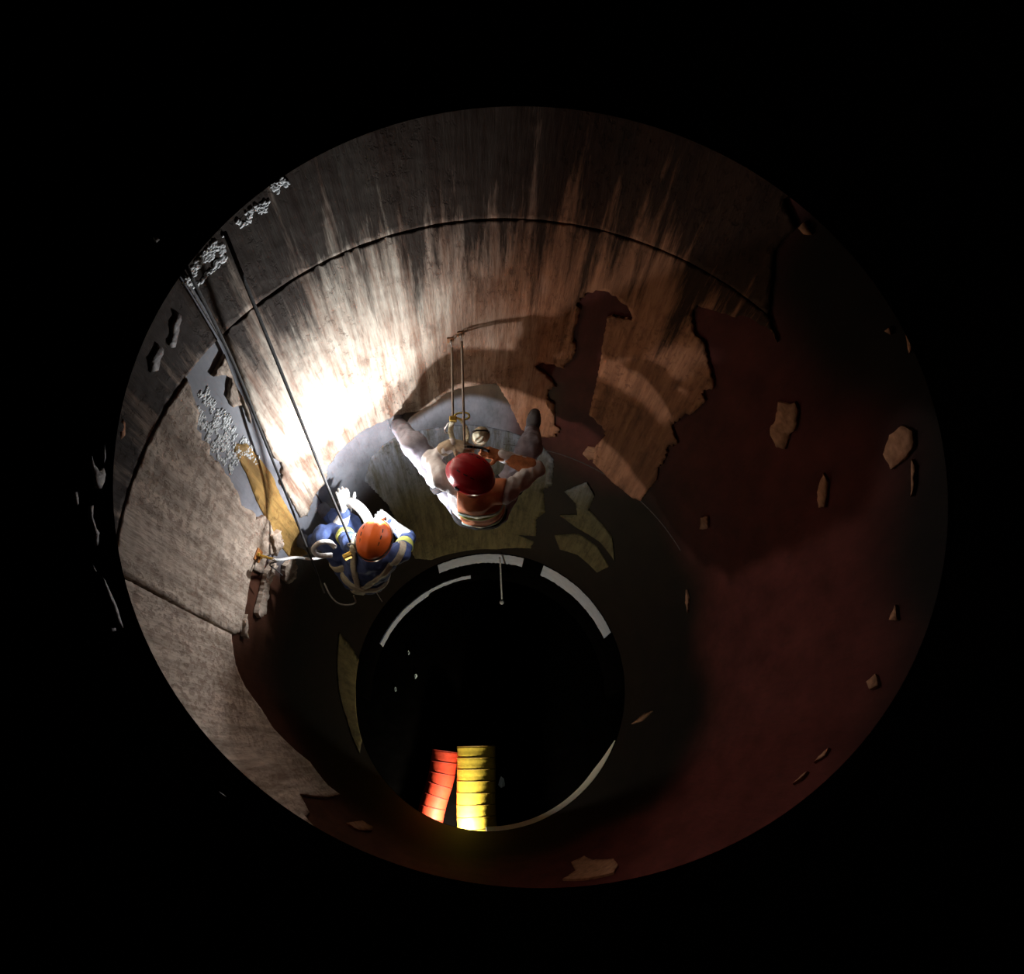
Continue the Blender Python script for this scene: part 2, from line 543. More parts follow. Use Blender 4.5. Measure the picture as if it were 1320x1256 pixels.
# separate flakes still holding on
flakes = [
    [(1005, 517), (1019, 521), (1027, 517), (1031, 527), (1028, 552), (1019, 560), (1014, 578), (1003, 576), (995, 560), (995, 550), (1002, 540)],
    [(1064, 609), (1070, 621), (1066, 654), (1058, 654), (1056, 634)],
    [(905, 667), (914, 665), (915, 680), (904, 682)],
    [(737, 1114), (754, 1106), (764, 1111), (792, 1110), (798, 1117), (792, 1128), (752, 1136), (726, 1136), (743, 1125)],
    [(445, 1063), (465, 1060), (480, 1068), (478, 1073), (460, 1072)],
    [(1031, 292), (1040, 284), (1050, 300), (1038, 300)],
    [(758, 575), (770, 577), (772, 590), (760, 592), (752, 584)],
    [(886, 760), (889, 772), (888, 790), (885, 776)],
    [(815, 934), (832, 920), (842, 917), (828, 930)],
]
for k, fl in enumerate(flakes):
    sheet('coating_flake', W(*fl), M_TANF, WALL, seed=20 + k, thick=0.008, jag=0.004, seg=0.02, step=0.05, curl=0.006)
# pale strips curling off beside the wall anchor
for k, fl in enumerate([[(338, 738), (347, 722), (352, 728), (342, 755), (337, 790), (330, 797), (326, 790), (333, 762)],
                        [(362, 728), (374, 716), (378, 728), (376, 745), (367, 752), (361, 745)],
                        [(309, 800), (313, 792), (312, 815), (314, 824), (309, 820)],
                        [(345, 690), (356, 682), (360, 700), (352, 716)]]):
    sheet('coating_flake', W(*fl), M_COATL, WALL, seed=40 + k, thick=0.018, jag=0.004, seg=0.02, step=0.04, curl=0.02)

# salt crust on the grey plate: hundreds of little nodules nobody could count
def crust(poly, n_, r_in, sd):
    xs = [p[0] for p in poly]; ys = [p[1] for p in poly]
    mb = MB()
    bm = bmesh.new(); bmesh.ops.create_icosphere(bm, subdivisions=1, radius=1.0); bm.verts.index_update()
    iv = [v.co.copy() for v in bm.verts]; jf = [tuple(v.index for v in f.verts) for f in bm.faces]; bm.free()
    rg = random.Random(sd)
    cnt = 0
    while cnt < n_:
        s = rg.uniform(min(xs), max(xs)); z = rg.uniform(min(ys), max(ys))
        ins = False
        for i in range(len(poly)):
            (ax, ay), (bx, by) = poly[i], poly[(i + 1) % len(poly)]
            if (ay > z) != (by > z) and s < (bx - ax) * (z - ay) / (by - ay) + ax:
                ins = not ins
        if not ins or mnoise.noise(Vector((s * 26, z * 14, sd))) < -0.12:
            continue
        c = cyl(s, z, R - r_in)
        out = Vector((c.x, c.y, 0)).normalized(); tn = Vector((out.y, -out.x, 0))
        r = rg.uniform(0.004, 0.010); st = rg.uniform(0.8, 1.9); a = rg.uniform(-1, 1)
        mb.add([c + out * (v.x * r * 0.45) + (tn * math.cos(a) + Vector((0, 0, 1)) * math.sin(a)) * (v.y * r) + (Vector((0, 0, 1)) * math.cos(a) - tn * math.sin(a)) * (v.z * r * st) for v in iv], jf)
        cnt += 1
    o = mb.build('salt_crust', M_CRUST, WALL, True)
    o['kind'] = 'stuff'
crust(W((255, 505), (266, 498), (278, 520), (296, 535), (306, 548), (300, 560), (312, 560), (322, 572), (336, 592), (330, 600), (312, 585), (305, 600), (298, 612), (285, 596), (270, 578), (252, 548)), 900, 0.001, 5)
crust(W((232, 362), (245, 340), (262, 318), (285, 300), (292, 315), (285, 345), (268, 350), (250, 368)), 260, 0.013, 6)
crust(W((300, 285), (325, 262), (345, 255), (340, 270), (310, 290)), 90, 0.013, 7)
crust(W((345, 236), (360, 225), (372, 233), (356, 247)), 60, 0.013, 8)
# dark scabs of old tar on the upper left
for k, fl in enumerate([[(220, 398), (229, 404), (227, 425), (222, 445), (214, 443), (217, 420)], [(198, 440), (207, 448), (200, 475), (190, 478), (188, 462)]]):
    sheet('tar_scab', W(*fl), M_WELD, WALL, seed=80 + k, thick=0.0145, jag=0.008, seg=0.02, step=0.04)

# ---- neck above the shaft, shoulder plate between them
RN = 1.07
ZN = HC - 1.85
def tube_wall(name, r, z0, z1, mat, n=160, m=12):
    V, F = [], []
    for j in range(m + 1):
        z = z0 + (z1 - z0) * j / m
        for i in range(n):
            a = 2 * math.pi * i / n
            V.append((r * math.sin(a), r * math.cos(a), z))
    for j in range(m):
        for i in range(n):
            V_ = j * n
            F.append((V_ + i, V_ + (i + 1) % n, V_ + n + (i + 1) % n, V_ + n + i))
    return mesh_obj(name, V, F, mat, None, True, kind='structure')
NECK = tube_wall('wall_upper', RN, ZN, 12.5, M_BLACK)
def annulus(name, r0, r1, z, mat, th=0.03, n=160):
    mb = MB()
    mb.lathe([(r0, z), (r1, z), (r1, z + th), (r0, z + th)], (0, 0, 0), (0, 0, 1), n, closed=True)
    o = mb.build(name, mat)
    o['kind'] = 'structure'
    return o
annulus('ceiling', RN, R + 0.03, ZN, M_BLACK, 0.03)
# flakes on the neck wall, catching the light from below
def NW(*pts):
    return [wall_sh(x, y, RN) for (x, y) in pts]
nf = [[(154, 538), (158, 545), (157, 560), (152, 566), (150, 553)],
      [(112, 588), (116, 600), (124, 608), (131, 604), (134, 612), (132, 622), (127, 631), (119, 628), (117, 612), (110, 598)],
      [(91, 636), (97, 635), (99, 650), (96, 654)],
      [(111, 654), (117, 652), (116, 668), (121, 682), (126, 688), (122, 705), (118, 702), (120, 690), (113, 672)],
      [(128, 745), (133, 752), (142, 770), (148, 782), (156, 812), (149, 806), (141, 780), (134, 765)],
      [(139, 812), (146, 811), (147, 815), (139, 817)],
      [(115, 727), (122, 738), (117, 735)],
      [(132, 573), (134, 590), (131, 600)],
      [(196, 305), (204, 308), (200, 312)],
      [(1150, 560), (1165, 548), (1180, 555), (1181, 575), (1170, 590), (1152, 605), (1142, 585)],
      [(1178, 592), (1183, 600), (1181, 630), (1178, 640)],
      [(1170, 430), (1180, 440), (1175, 455)], [(1143, 425), (1150, 420), (1152, 430)],
      [(1052, 985), (1062, 974), (1072, 966), (1066, 976)], [(1024, 1013), (1036, 1002), (1044, 996), (1036, 1006)],
      [(1120, 880), (1132, 870), (1136, 885), (1124, 890)], [(1150, 800), (1158, 780), (1160, 800)],
      [(280, 1024), (286, 1027), (290, 1031), (283, 1029)]]
for k, fl in enumerate(nf):
    onneck = min(p[1] for p in NW(*fl)) > ZN + 0.01
    if onneck:
        sheet('coating_flake', NW(*fl), M_FLAKE, NECK, rad=RN, seed=60 + k, thick=0.004, jag=0.002, seg=0.012, step=0.03, tilt=0.08)
    else:
        sheet('coating_flake', W(*fl), M_TANF, WALL, seed=60 + k, thick=0.008, jag=0.003, seg=0.02, step=0.05, curl=0.006)

# ---- bottom flange, the dark space below, its floor
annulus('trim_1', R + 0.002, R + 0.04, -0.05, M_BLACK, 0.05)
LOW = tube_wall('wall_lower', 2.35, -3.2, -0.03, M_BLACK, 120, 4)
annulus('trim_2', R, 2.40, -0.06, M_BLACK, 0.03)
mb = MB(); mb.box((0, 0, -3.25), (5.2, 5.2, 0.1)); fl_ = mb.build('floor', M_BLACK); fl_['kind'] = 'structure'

def angle_at(x, y, z):
    p = at(x, y, HC - z)
    return math.degrees(math.atan2(p.x, p.y)), math.hypot(p.x, p.y)

def arc_ledge(name, a0, a1, r0, r1, z, th, mat):
    n = 48
    V, F = [], []
    for i in range(n + 1):
        a = math.radians(a0 + (a1 - a0) * i / n)
        for r, zz in ((r0, z), (r1, z), (r1, z + th), (r0, z + th)):
            V.append((r * math.sin(a), r * math.cos(a), zz))
    for i in range(n):
        for k in range(4):
            b = i * 4
            F.append((b + k, b + (k + 1) % 4, b + 4 + (k + 1) % 4, b + 4 + k))
    F.append((3, 2, 1, 0)); F.append((n * 4, n * 4 + 1, n * 4 + 2, n * 4 + 3))
    o = mesh_obj(name, V, F, mat)
    o['kind'] = 'structure'
    return o
arc_ledge('trim_3', -92, 92, R + 0.012, R + 0.04, -1.60, 1.56, M_BLACK)
def hung_strip(a0, a1, z0, z1, label, seed, notch=0.0):
    """a curved plate fixed upright to the inside of the collar under the rim"""
    rg = random.Random(seed)
    n = 44
    V, F = [], []
    for i in range(n + 1):
        t = i / n
        a = math.radians(a0 + (a1 - a0) * t)
        zb = z0 + rg.uniform(-0.02, 0.02) + (notch if t > 0.6 else 0.0)
        zt = z1 + rg.uniform(-0.012, 0.012)
        for r, zz in ((R - 0.004, zb), (R + 0.010, zb), (R + 0.010, zt), (R - 0.004, zt)):
            V.append((r * math.sin(a), r * math.cos(a), zz))
    for i in range(n):
        for k in range(4):
            b = i * 4
            F.append((b + k, b + (k + 1) % 4, b + 4 + (k + 1) % 4, b + 4 + k))
    F.append((3, 2, 1, 0)); F.append((n * 4, n * 4 + 1, n * 4 + 2, n * 4 + 3))
    tag(mesh_obj('rim_strip', V, F, M_STRIP), label, 'strip')
hung_strip(-24, 15.5, -0.50, -0.045, 'short pale grey strip on the far rim, straight below the red-helmeted worker', 1)
hung_strip(25, 67.5, -0.60, -0.045, 'wide pale grey curved strip at the upper right of the dark opening', 2)
hung_strip(-66, -9, -1.48, -1.16, 'thin pale curved strip below the blue-suited worker, left in the dark opening', 3, 0.12)
def rim_plate():
    n = 48
    V, F = [], []
    for i in range(n + 1):
        t = i / n
        a = math.radians(114 + 68 * t)
        hgt = 0.60 * min(1.0, (t + 0.02) / 0.22) ** 0.7
        for r, zz in ((R - 0.005, -hgt), (R + 0.012, -hgt), (R + 0.012, -0.052), (R - 0.005, -0.052)):
            V.append((r * math.sin(a), r * math.cos(a), zz))
    for i in range(n):
        for k in range(4):
            b = i * 4
            F.append((b + k, b + (k + 1) % 4, b + 4 + (k + 1) % 4, b + 4 + k))
    F.append((3, 2, 1, 0)); F.append((n * 4, n * 4 + 1, n * 4 + 2, n * 4 + 3))
    tag(mesh_obj('rim_plate', V, F, plain('cream_plate', (0.90, 0.86, 0.76), 0.5, var=0.08, scale=6)),
        'cream crescent-shaped plate along the lower right of the opening rim', 'plate')
rim_plate()

# ------------------------------------------------------------------ ventilation ducts on the floor below
ZF = -3.2
def duct(name, path, r, mat, mat_rib, label, rib=0.16):
    root = empty(name, (path[0][0], path[0][1], ZF))
    pts = spline(path, 14)
    # resample evenly
    L = [0.0]
    for a, b in zip(pts, pts[1:]):
        L.append(L[-1] + (b - a).length)
    m = int(L[-1] / (rib / 6))
    P = []
    for k in range(m + 1):
        d = L[-1] * k / m
        i = max(j for j in range(len(L)) if L[j] <= d + 1e-9)
        i = min(i, len(pts) - 2)
        P.append(pts[i].lerp(pts[i + 1], (d - L[i]) / max(1e-6, L[i + 1] - L[i])))
    rs = [r * (1.0 - 0.010 * (0.5 - 0.5 * math.cos(2 * math.pi * (k / 6.0))) + 0.005 * math.sin(k * 1.9)) for k in range(m + 1)]
    mb = MB(); mb.tube(P, rs, 28, cap=False)
    o = mb.build('fabric_tube', mat, root, True)
    so = o.modifiers.new('thickness', 'SOLIDIFY'); so.thickness = 0.006
    for k in range(0, m, 6):
        t = (P[min(k + 1, m)] - P[max(k - 1, 0)]).normalized()
        mb = MB()
        mb.lathe([(r * 0.995 + 0.007 * math.cos(q), 0.007 * math.sin(q)) for q in [i * math.pi / 3 for i in range(6)]], P[k], t, 28, closed=True)
        mb.build('wire_rib', mat_rib, root, True)
    tag(root, label, 'duct')
    return root
M_RED = plain('duct_red', (0.75, 0.07, 0.03), 0.55, var=0.15, scale=14, bmp=0.2)
M_YEL = plain('duct_yellow', (0.78, 0.55, 0.06), 0.55, var=0.15, scale=14, bmp=0.2)
M_RIBR = plain('rib_red', (0.30, 0.03, 0.02), 0.6)
M_RIBY = plain('rib_yellow', (0.22, 0.13, 0.02), 0.6)
zr, zy = ZF + 0.21, ZF + 0.30
duct('ventilation_duct', [(-0.64, -0.72, zr), (-0.70, -1.1, zr), (-0.82, -1.5, zr), (-0.93, -2.05, zr)], 0.20, M_RED, M_RIBR, 'red ribbed ventilation duct lying left of the yellow one in the opening')
duct('ventilation_duct', [(-0.17, -0.66, zy), (-0.17, -1.1, zy), (-0.17, -1.6, zy), (-0.12, -2.28, zy)], 0.29, M_YEL, M_RIBY, 'fat yellow ribbed ventilation duct at the bottom of the dark opening')

# the lamp that lights the duct ends, out of sight under the rim
def work_lamp():
    c = Vector((-0.52, -1.94, -2.36))
    root = empty('work_lamp', (-0.46, -2.0, ZF))
    tgt = Vector((-0.36, -1.50, -2.75))
    ax = (tgt - c).normalized()
    sx = ax.cross(Vector((0, 0, 1))).normalized()
    sy = sx.cross(ax)
    M_H = plain('lamp_housing', (0.03, 0.03, 0.03), 0.5)
    mb = MB(); mb.box(c - ax * 0.05, (0.22, 0.16, 0.06), (sx, sy, ax), bev=0.01); mb.build('housing', M_H, root)
    mb = MB(); mb.box(c - ax * 0.018, (0.19, 0.13, 0.006), (sx, sy, ax), bev=0.002)
    mb.build('lens', plain('lamp_lens', (0.9, 0.9, 0.85), 0.3, emit=((1, 0.95, 0.75), 20.0)), root)
    mb = MB()
    top = c - ax * 0.06
    mb.tube([top, Vector((-0.46, -2.14, -2.32))], 0.012)
    mb.tube([Vector((-0.46, -2.14, -2.27)), Vector((-0.46, -2.14, ZF + 0.10))], 0.016)
    for k in range(3):
        a = 2 * math.pi * k / 3 + math.pi / 2
        mb.tube([Vector((-0.46, -2.14, ZF + 0.30)), Vector((-0.46 + 0.06 * math.cos(a), -2.14 + 0.16 * math.sin(a), ZF + 0.012))], 0.011)
    mb.build('stand', M_H, root)
    ld = bpy.data.lights.new('work_lamp_light', 'POINT')
    ld.energy = WORK_LAMP; ld.color = (1.0, 0.95, 0.75); ld.shadow_soft_size = 0.05
    lo = bpy.data.objects.new('work_lamp_light', ld); COL.objects.link(lo)
    lo.matrix_world = Matrix.Translation(c + ax * 0.06) @ ax.to_track_quat('-Z', 'Y').to_matrix().to_4x4()
    lo.parent = root; lo.matrix_parent_inverse = root.matrix_world.inverted()
    tag(root, 'work lamp on a thin stand beside the duct ends', 'lamp')
work_lamp()

# pale scraps seen in the dark below
def scrap(p, size, label, seed):
    rg = random.Random(seed)
    mb = MB()
    n = 7
    top = [Vector((p.x + size * math.cos(2 * math.pi * i / n) * rg.uniform(0.45, 0.8), p.y + size * math.sin(2 * math.pi * i / n) * rg.uniform(0.6, 1.3), p.z + rg.uniform(0.02, 0.06))) for i in range(n)]
    bot = [Vector((v.x, v.y, p.z)) for v in top]
    mb.add(top + bot, [tuple(range(n))] + [(i, n + i, n + (i + 1) % n, (i + 1) % n) for i in range(n)] + [tuple(range(2 * n - 1, n - 1, -1))])
    o = mb.build('paint_scrap', plain('scrap', (0.75, 0.85, 0.82), 0.5, var=0.1), None)
    tag(o, label, 'scrap')
scrap(at(647, 1010, HC - ZF), 0.09, 'pale torn scrap lying right of the yellow duct', 1)
scrap(at(536, 872, HC - ZF), 0.035, 'tiny pale scrap in the dark left of centre, rightmost of three', 2)
scrap(at(510, 889, HC - ZF), 0.03, 'tiny pale scrap in the dark, lowest of three', 3)
scrap(at(527, 842, HC - ZF), 0.03, 'tiny pale scrap in the dark, highest of three', 4)

# ------------------------------------------------------------------ ropes
def rope_mat(name, a, b, sc=90):
    m, nt, bs = new_mat(name)
    tc = nt.nodes.new('ShaderNodeTexCoord').outputs['Object']
    wv = nt.nodes.new('ShaderNodeTexWave'); wv.inputs['Scale'].default_value = sc; wv.bands_direction = 'DIAGONAL'; wv.inputs['Distortion'].default_value = 2
    lk(nt, tc, wv.inputs['Vector'])
    lk(nt, ramp(nt, wv.outputs['Fac'], [(0.2, a), (0.8, b)]), bs.inputs['Base Color'])
    bs.inputs['Roughness'].default_value = 0.85
    bump(nt, wv.outputs['Fac'], bs, 0.5, 0.004)
    return m
M_ROPED = rope_mat('rope_dark', (0.012, 0.011, 0.011), (0.035, 0.032, 0.03))
M_ROPEB = rope_mat('rope_beige', (0.30, 0.24, 0.18), (0.48, 0.40, 0.31))
M_ROPEW = rope_mat('rope_white', (0.45, 0.45, 0.44), (0.75, 0.75, 0.72))
M_STEEL = plain('steel', (0.55, 0.55, 0.56), 0.3, 0.9, 0.15, 40)
M_GOLD = plain('gold_alloy', (0.75, 0.50, 0.10), 0.35, 0.7, 0.2, 40)
M_YWEB = plain('yellow_webbing', (0.70, 0.58, 0.16), 0.8, var=0.2, scale=80, bmp=0.3)
M_CREAM = plain('cream_webbing', (0.62, 0.58, 0.42), 0.8, var=0.2, scale=80, bmp=0.3)
M_DARKW = plain('black_webbing', (0.02, 0.02, 0.024), 0.8, var=0.3, scale=80)

def rope(name, pts, r, mat, label, n=8, cat='rope'):
    mb = MB(); mb.tube(spline(pts, 8) if len(pts) > 2 else [Vector(pts[0]).lerp(Vector(pts[1]), i / 12) for i in range(13)], r, n)
    o = mb.build(name, mat, None, True)
    tag(o, label, cat)
    return o
# the blue-suited worker's two ropes
rope('work_rope', [at(290, 300, 2.40), at(420, 622, 4.45), at(443, 677, 4.84), at(452, 700, 5.03)], 0.0085, M_ROPED, 'taut dark rope running down to the blue-suited worker\'s chest, in front of the bright wall')
rope('safety_rope', [at(240, 343, 2.45), at(300, 466, 3.2), at(338, 560, 3.85), at(373, 648, 4.6), at(409, 741, 5.25), at(418, 764, 5.5)], 0.0075, M_ROPED, 'dark backup rope along the left wall, left of the taut rope')
# the red-helmeted worker's two ropes, hung through the neck
t1 = at(599, 577, 4.45); t2 = at(584, 540, 4.36)
def hook_of(pts, r, mat, name, parent):
    mb = MB(); mb.tube(pts, r, 8, closed=True)
    return mb.build(name, mat, parent, True)
def carabiner_pts(c, up, side, w=0.03, hgt=0.055):
    return [Vector(c) + Vector(side) * (math.cos(a) * w * (1.0 if math.sin(a) > 0 else 0.8)) + Vector(up) * (math.sin(a) * hgt) for a in [2 * math.pi * i / 20 for i in range(20)]]

# wall anchor and the lanyard tied to it
def wall_anchor():
    s, z = wall_sh(329, 715)
    p = cyl(s, z, R - 0.012)
    out = Vector((-p.x, -p.y, 0)).normalized()        # into the shaft
    tn = Vector((0, 0, 1)).cross(out)
    up = Vector((0, 0, 1))
    root = empty('wall_anchor', p)
    mb = MB(); mb.box(p + out * 0.006, (0.075, 0.115, 0.012), (tn, up, out), bev=0.003); mb.build('base_plate', plain('rusty_orange', (0.42, 0.16, 0.04), 0.6), root)
    for dz in (-0.036, 0.036):
        mb = MB(); mb.lathe([(0.0, 0.028), (0.011, 0.027), (0.013, 0.022), (0.013, 0.012), (0.016, 0.012), (0.016, 0.009)], p + up * dz, out, 6)
        mb.build('bolt', M_GOLD, root)
    mb = MB(); mb.box(p + out * 0.04, (0.012, 0.05, 0.07), (tn, up, out), bev=0.004); mb.build('hanger', M_GOLD, root)
    hook_of(carabiner_pts(p + out * 0.10, out, up, 0.022, 0.045), 0.005, M_GOLD, 'carabiner', root)
    tag(root, 'small gold and orange wall anchor left of the blue-suited worker', 'anchor')
    return p + out * 0.14
ANC = wall_anchor()
rope('lanyard', [ANC, at(352, 722, 4.72), at(362, 722, 4.76), at(382, 719, 4.95), at(403, 721, 5.12), at(428, 716, 5.24)], 0.0095, M_ROPEW, 'pale lanyard from the wall anchor to the blue-suited worker')
rope('thin_cord', [ANC + Vector((0.0, 0, -0.01)), at(348, 728, 4.76), at(356, 735, 4.84), at(364, 742, 4.95)], 0.004, M_ROPED, 'thin dark cord hanging from the wall anchor', 6)
# the red-helmeted worker's two ropes, each tied to a bolt in the wall above
def wall_bolt(x, y, label):
    sb, zb = wall_sh(x, y)
    p = cyl(sb, zb, R - 0.010)
    out = Vector((-p.x, -p.y, 0)).normalized()
    tn = Vector((0, 0, 1)).cross(out)
    root = empty('wall_bolt', p)
    mb = MB(); mb.box(p + out * 0.004, (0.04, 0.055, 0.008), (tn, Vector((0, 0, 1)), out), bev=0.002); mb.build('plate', M_RUSTY, root)
    mb = MB(); mb.lathe([(0.0, 0.024), (0.008, 0.023), (0.009, 0.008)], p, out, 6); mb.build('bolt_head', M_STEEL, root)
    mb = MB(); mb.tube([p + out * 0.03 + out * (math.cos(q) * 0.02) + Vector((0, 0, 1)) * (math.sin(q) * 0.018) for q in [2 * math.pi * i / 16 for i in range(16)]], 0.004, 6, closed=True); mb.build('ring', M_STEEL, root, True)
    tag(root, label, 'anchor')
    return p + out * 0.055
M_RUSTY = plain('rusty_plate', (0.30, 0.14, 0.06), 0.7)
b1 = wall_bolt(593, 428, 'small bolt in the far wall holding the right one of the two beige ropes')
b2 = wall_bolt(580, 436, 'small bolt in the far wall holding the left one of the two beige ropes')
rope('work_rope', [b1, t1], 0.0075, M_ROPEB, 'beige rope running to the descender of the red-helmeted worker, right of its pair')
rope('safety_rope', [b2, t2], 0.0070, M_ROPEB, 'beige rope ending at the yellow carabiner, left of its pair')
# short rope tail hanging in the opening
def rope_tail():
    root = empty('rope_tail', at(647, 778, 10.6))
    mb = MB(); mb.tube(spline([at(644, 719, 9.42), at(645, 728, 9.55), at(646, 752, 10.05), at(647, 772, 10.5)], 6), 0.011, 6); mb.build('cord', M_ROPEW, root, True)
    mb = MB(); mb.lathe([(0.0, 0.07), (0.02, 0.05), (0.032, 0.0), (0.03, -0.05), (0.014, -0.08), (0.0, -0.085)], at(647, 776, 10.58), (0, 0, 1), 12); mb.build('knot', M_ROPEW, root, True)
    tag(root, 'short pale rope tail with a knot hanging below the far rim strip', 'rope')
rope_tail()

# ------------------------------------------------------------------ signed-distance modelling for people
def A3(v):
    return np.array((v[0], v[1], v[2]), dtype=np.float64)
def d_cap(P, a, b, ra, rb):
    a, b = A3(a), A3(b)
    ab = b - a
    t = np.clip(((P - a) @ ab) / max(ab @ ab, 1e-9), 0, 1)
    return np.linalg.norm(P - a - t[..., None] * ab, axis=-1) - (ra + (rb - ra) * t)
def d_ell(P, c, ax, rad):
    Q = (P - A3(c))
    q = np.stack([Q @ A3(ax[i]) / rad[i] for i in range(3)], -1)
    k0 = np.linalg.norm(q, axis=-1)
    q2 = np.stack([Q @ A3(ax[i]) / rad[i] ** 2 for i in range(3)], -1)
    k1 = np.linalg.norm(q2, axis=-1) + 1e-9
    return k0 * (k0 - 1.0) / k1
def d_prim(P, p):
    if p[0] == 'cap':
        return d_cap(P, *p[1:5])
    return d_ell(P, *p[1:4])
def smin(a, b, k):
    h = np.clip(0.5 + 0.5 * (b - a) / k, 0, 1)
    return b * (1 - h) + a * h - k * h * (1 - h)
def d_union(P, prims, k=0.03):
    d = None
    for p in prims:
        e = d_prim(P, p)
        d = e if d is None else smin(d, e, k)
    return d
def bounds(prims, pad):
    lo, hi = np.full(3, 9e9), np.full(3, -9e9)
    for p in prims:
        if p[0] == 'cap':
            for q, r in ((p[1], p[3]), (p[2], p[4])):
                lo = np.minimum(lo, A3(q) - r); hi = np.maximum(hi, A3(q) + r)
        else:
            r = max(p[3]); lo = np.minimum(lo, A3(p[1]) - r); hi = np.maximum(hi, A3(p[1]) + r)
    return lo - pad, hi + pad
def surface_nets(fn, lo, hi, vox):
    n = np.maximum(2, np.ceil((hi - lo) / vox).astype(int)) + 1
    g_ = [lo[i] + vox * np.arange(n[i]) for i in range(3)]
    X = np.stack(np.meshgrid(*g_, indexing='ij'), -1)
    F = fn(X)
    S = F < 0
    c = [S[i:n[0] - 1 + i, j:n[1] - 1 + j, k:n[2] - 1 + k] for i in (0, 1) for j in (0, 1) for k in (0, 1)]
    cs = sum(x.astype(np.int8) for x in c)
    act = (cs > 0) & (cs < 8)
    idx = -np.ones(act.shape, dtype=np.int64)
    ijk = np.argwhere(act)
    idx[act] = np.arange(len(ijk))
    acc = np.zeros((len(ijk), 3)); cnt = np.zeros(len(ijk))
    corners = [(i, j, k) for i in (0, 1) for j in (0, 1) for k in (0, 1)]
    for a in range(8):
        for b in range(a + 1, 8):
            ca, cb = np.array(corners[a]), np.array(corners[b])
            if np.abs(ca - cb).sum() != 1:
                continue
            ia, ib = ijk + ca, ijk + cb
            fa = F[ia[:, 0], ia[:, 1], ia[:, 2]]; fb = F[ib[:, 0], ib[:, 1], ib[:, 2]]
            m = (fa < 0) != (fb < 0)
            t = np.where(m, fa / np.where(np.abs(fa - fb) < 1e-12, 1, fa - fb), 0)
            acc += np.where(m[:, None], ca + t[:, None] * (cb - ca), 0); cnt += m
    V = lo + (ijk + acc / cnt[:, None]) * vox
    faces = []
    for ax in range(3):
        u, w = (ax + 1) % 3, (ax + 2) % 3
        sl0 = [slice(None)] * 3; sl1 = [slice(None)] * 3
        sl0[ax] = slice(0, n[ax] - 1); sl1[ax] = slice(1, n[ax])
        S0, S1 = S[tuple(sl0)], S[tuple(sl1)]
        E = np.argwhere(S0 != S1)
        E = E[(E[:, u] > 0) & (E[:, w] > 0) & (E[:, u] < n[u] - 1) & (E[:, w] < n[w] - 1)]
        if not len(E):
            continue
        flip = S1[E[:, 0], E[:, 1], E[:, 2]]
        q = []
        for du, dw in ((-1, -1), (0, -1), (0, 0), (-1, 0)):
            e = E.copy(); e[:, u] += du; e[:, w] += dw
            q.append(idx[e[:, 0], e[:, 1], e[:, 2]])
        q = np.stack(q, 1)
        q[flip] = q[flip][:, ::-1]
        faces.append(q)
    return V, np.concatenate(faces)
def sdf_obj(name, fn, lo, hi, vox, mats, parent=None, pick=None):
    V, F = surface_nets(fn, lo, hi, vox)
    mi = None
    if pick is not None:
        mi = pick(V[F].mean(1))
    return mesh_obj(name, V, F, mats, parent, True, mi)
def wrinkle(P, amp, f=38.0):
    return amp * (np.sin(P[..., 0] * f + 3 * np.sin(P[..., 2] * 17)) * np.sin(P[..., 1] * f * 0.8 + 2 * np.sin(P[..., 0] * 21)) + 0.6 * np.sin(P[..., 2] * f * 1.7 + 2 * np.sin(P[..., 1] * 23)))

def frame(up, fwd):
    up = Vector(up).normalized()
    fwd = Vector(fwd); fwd = (fwd - up * fwd.dot(up)).normalized()
    return fwd.cross(up), fwd, up          # right, forward, up

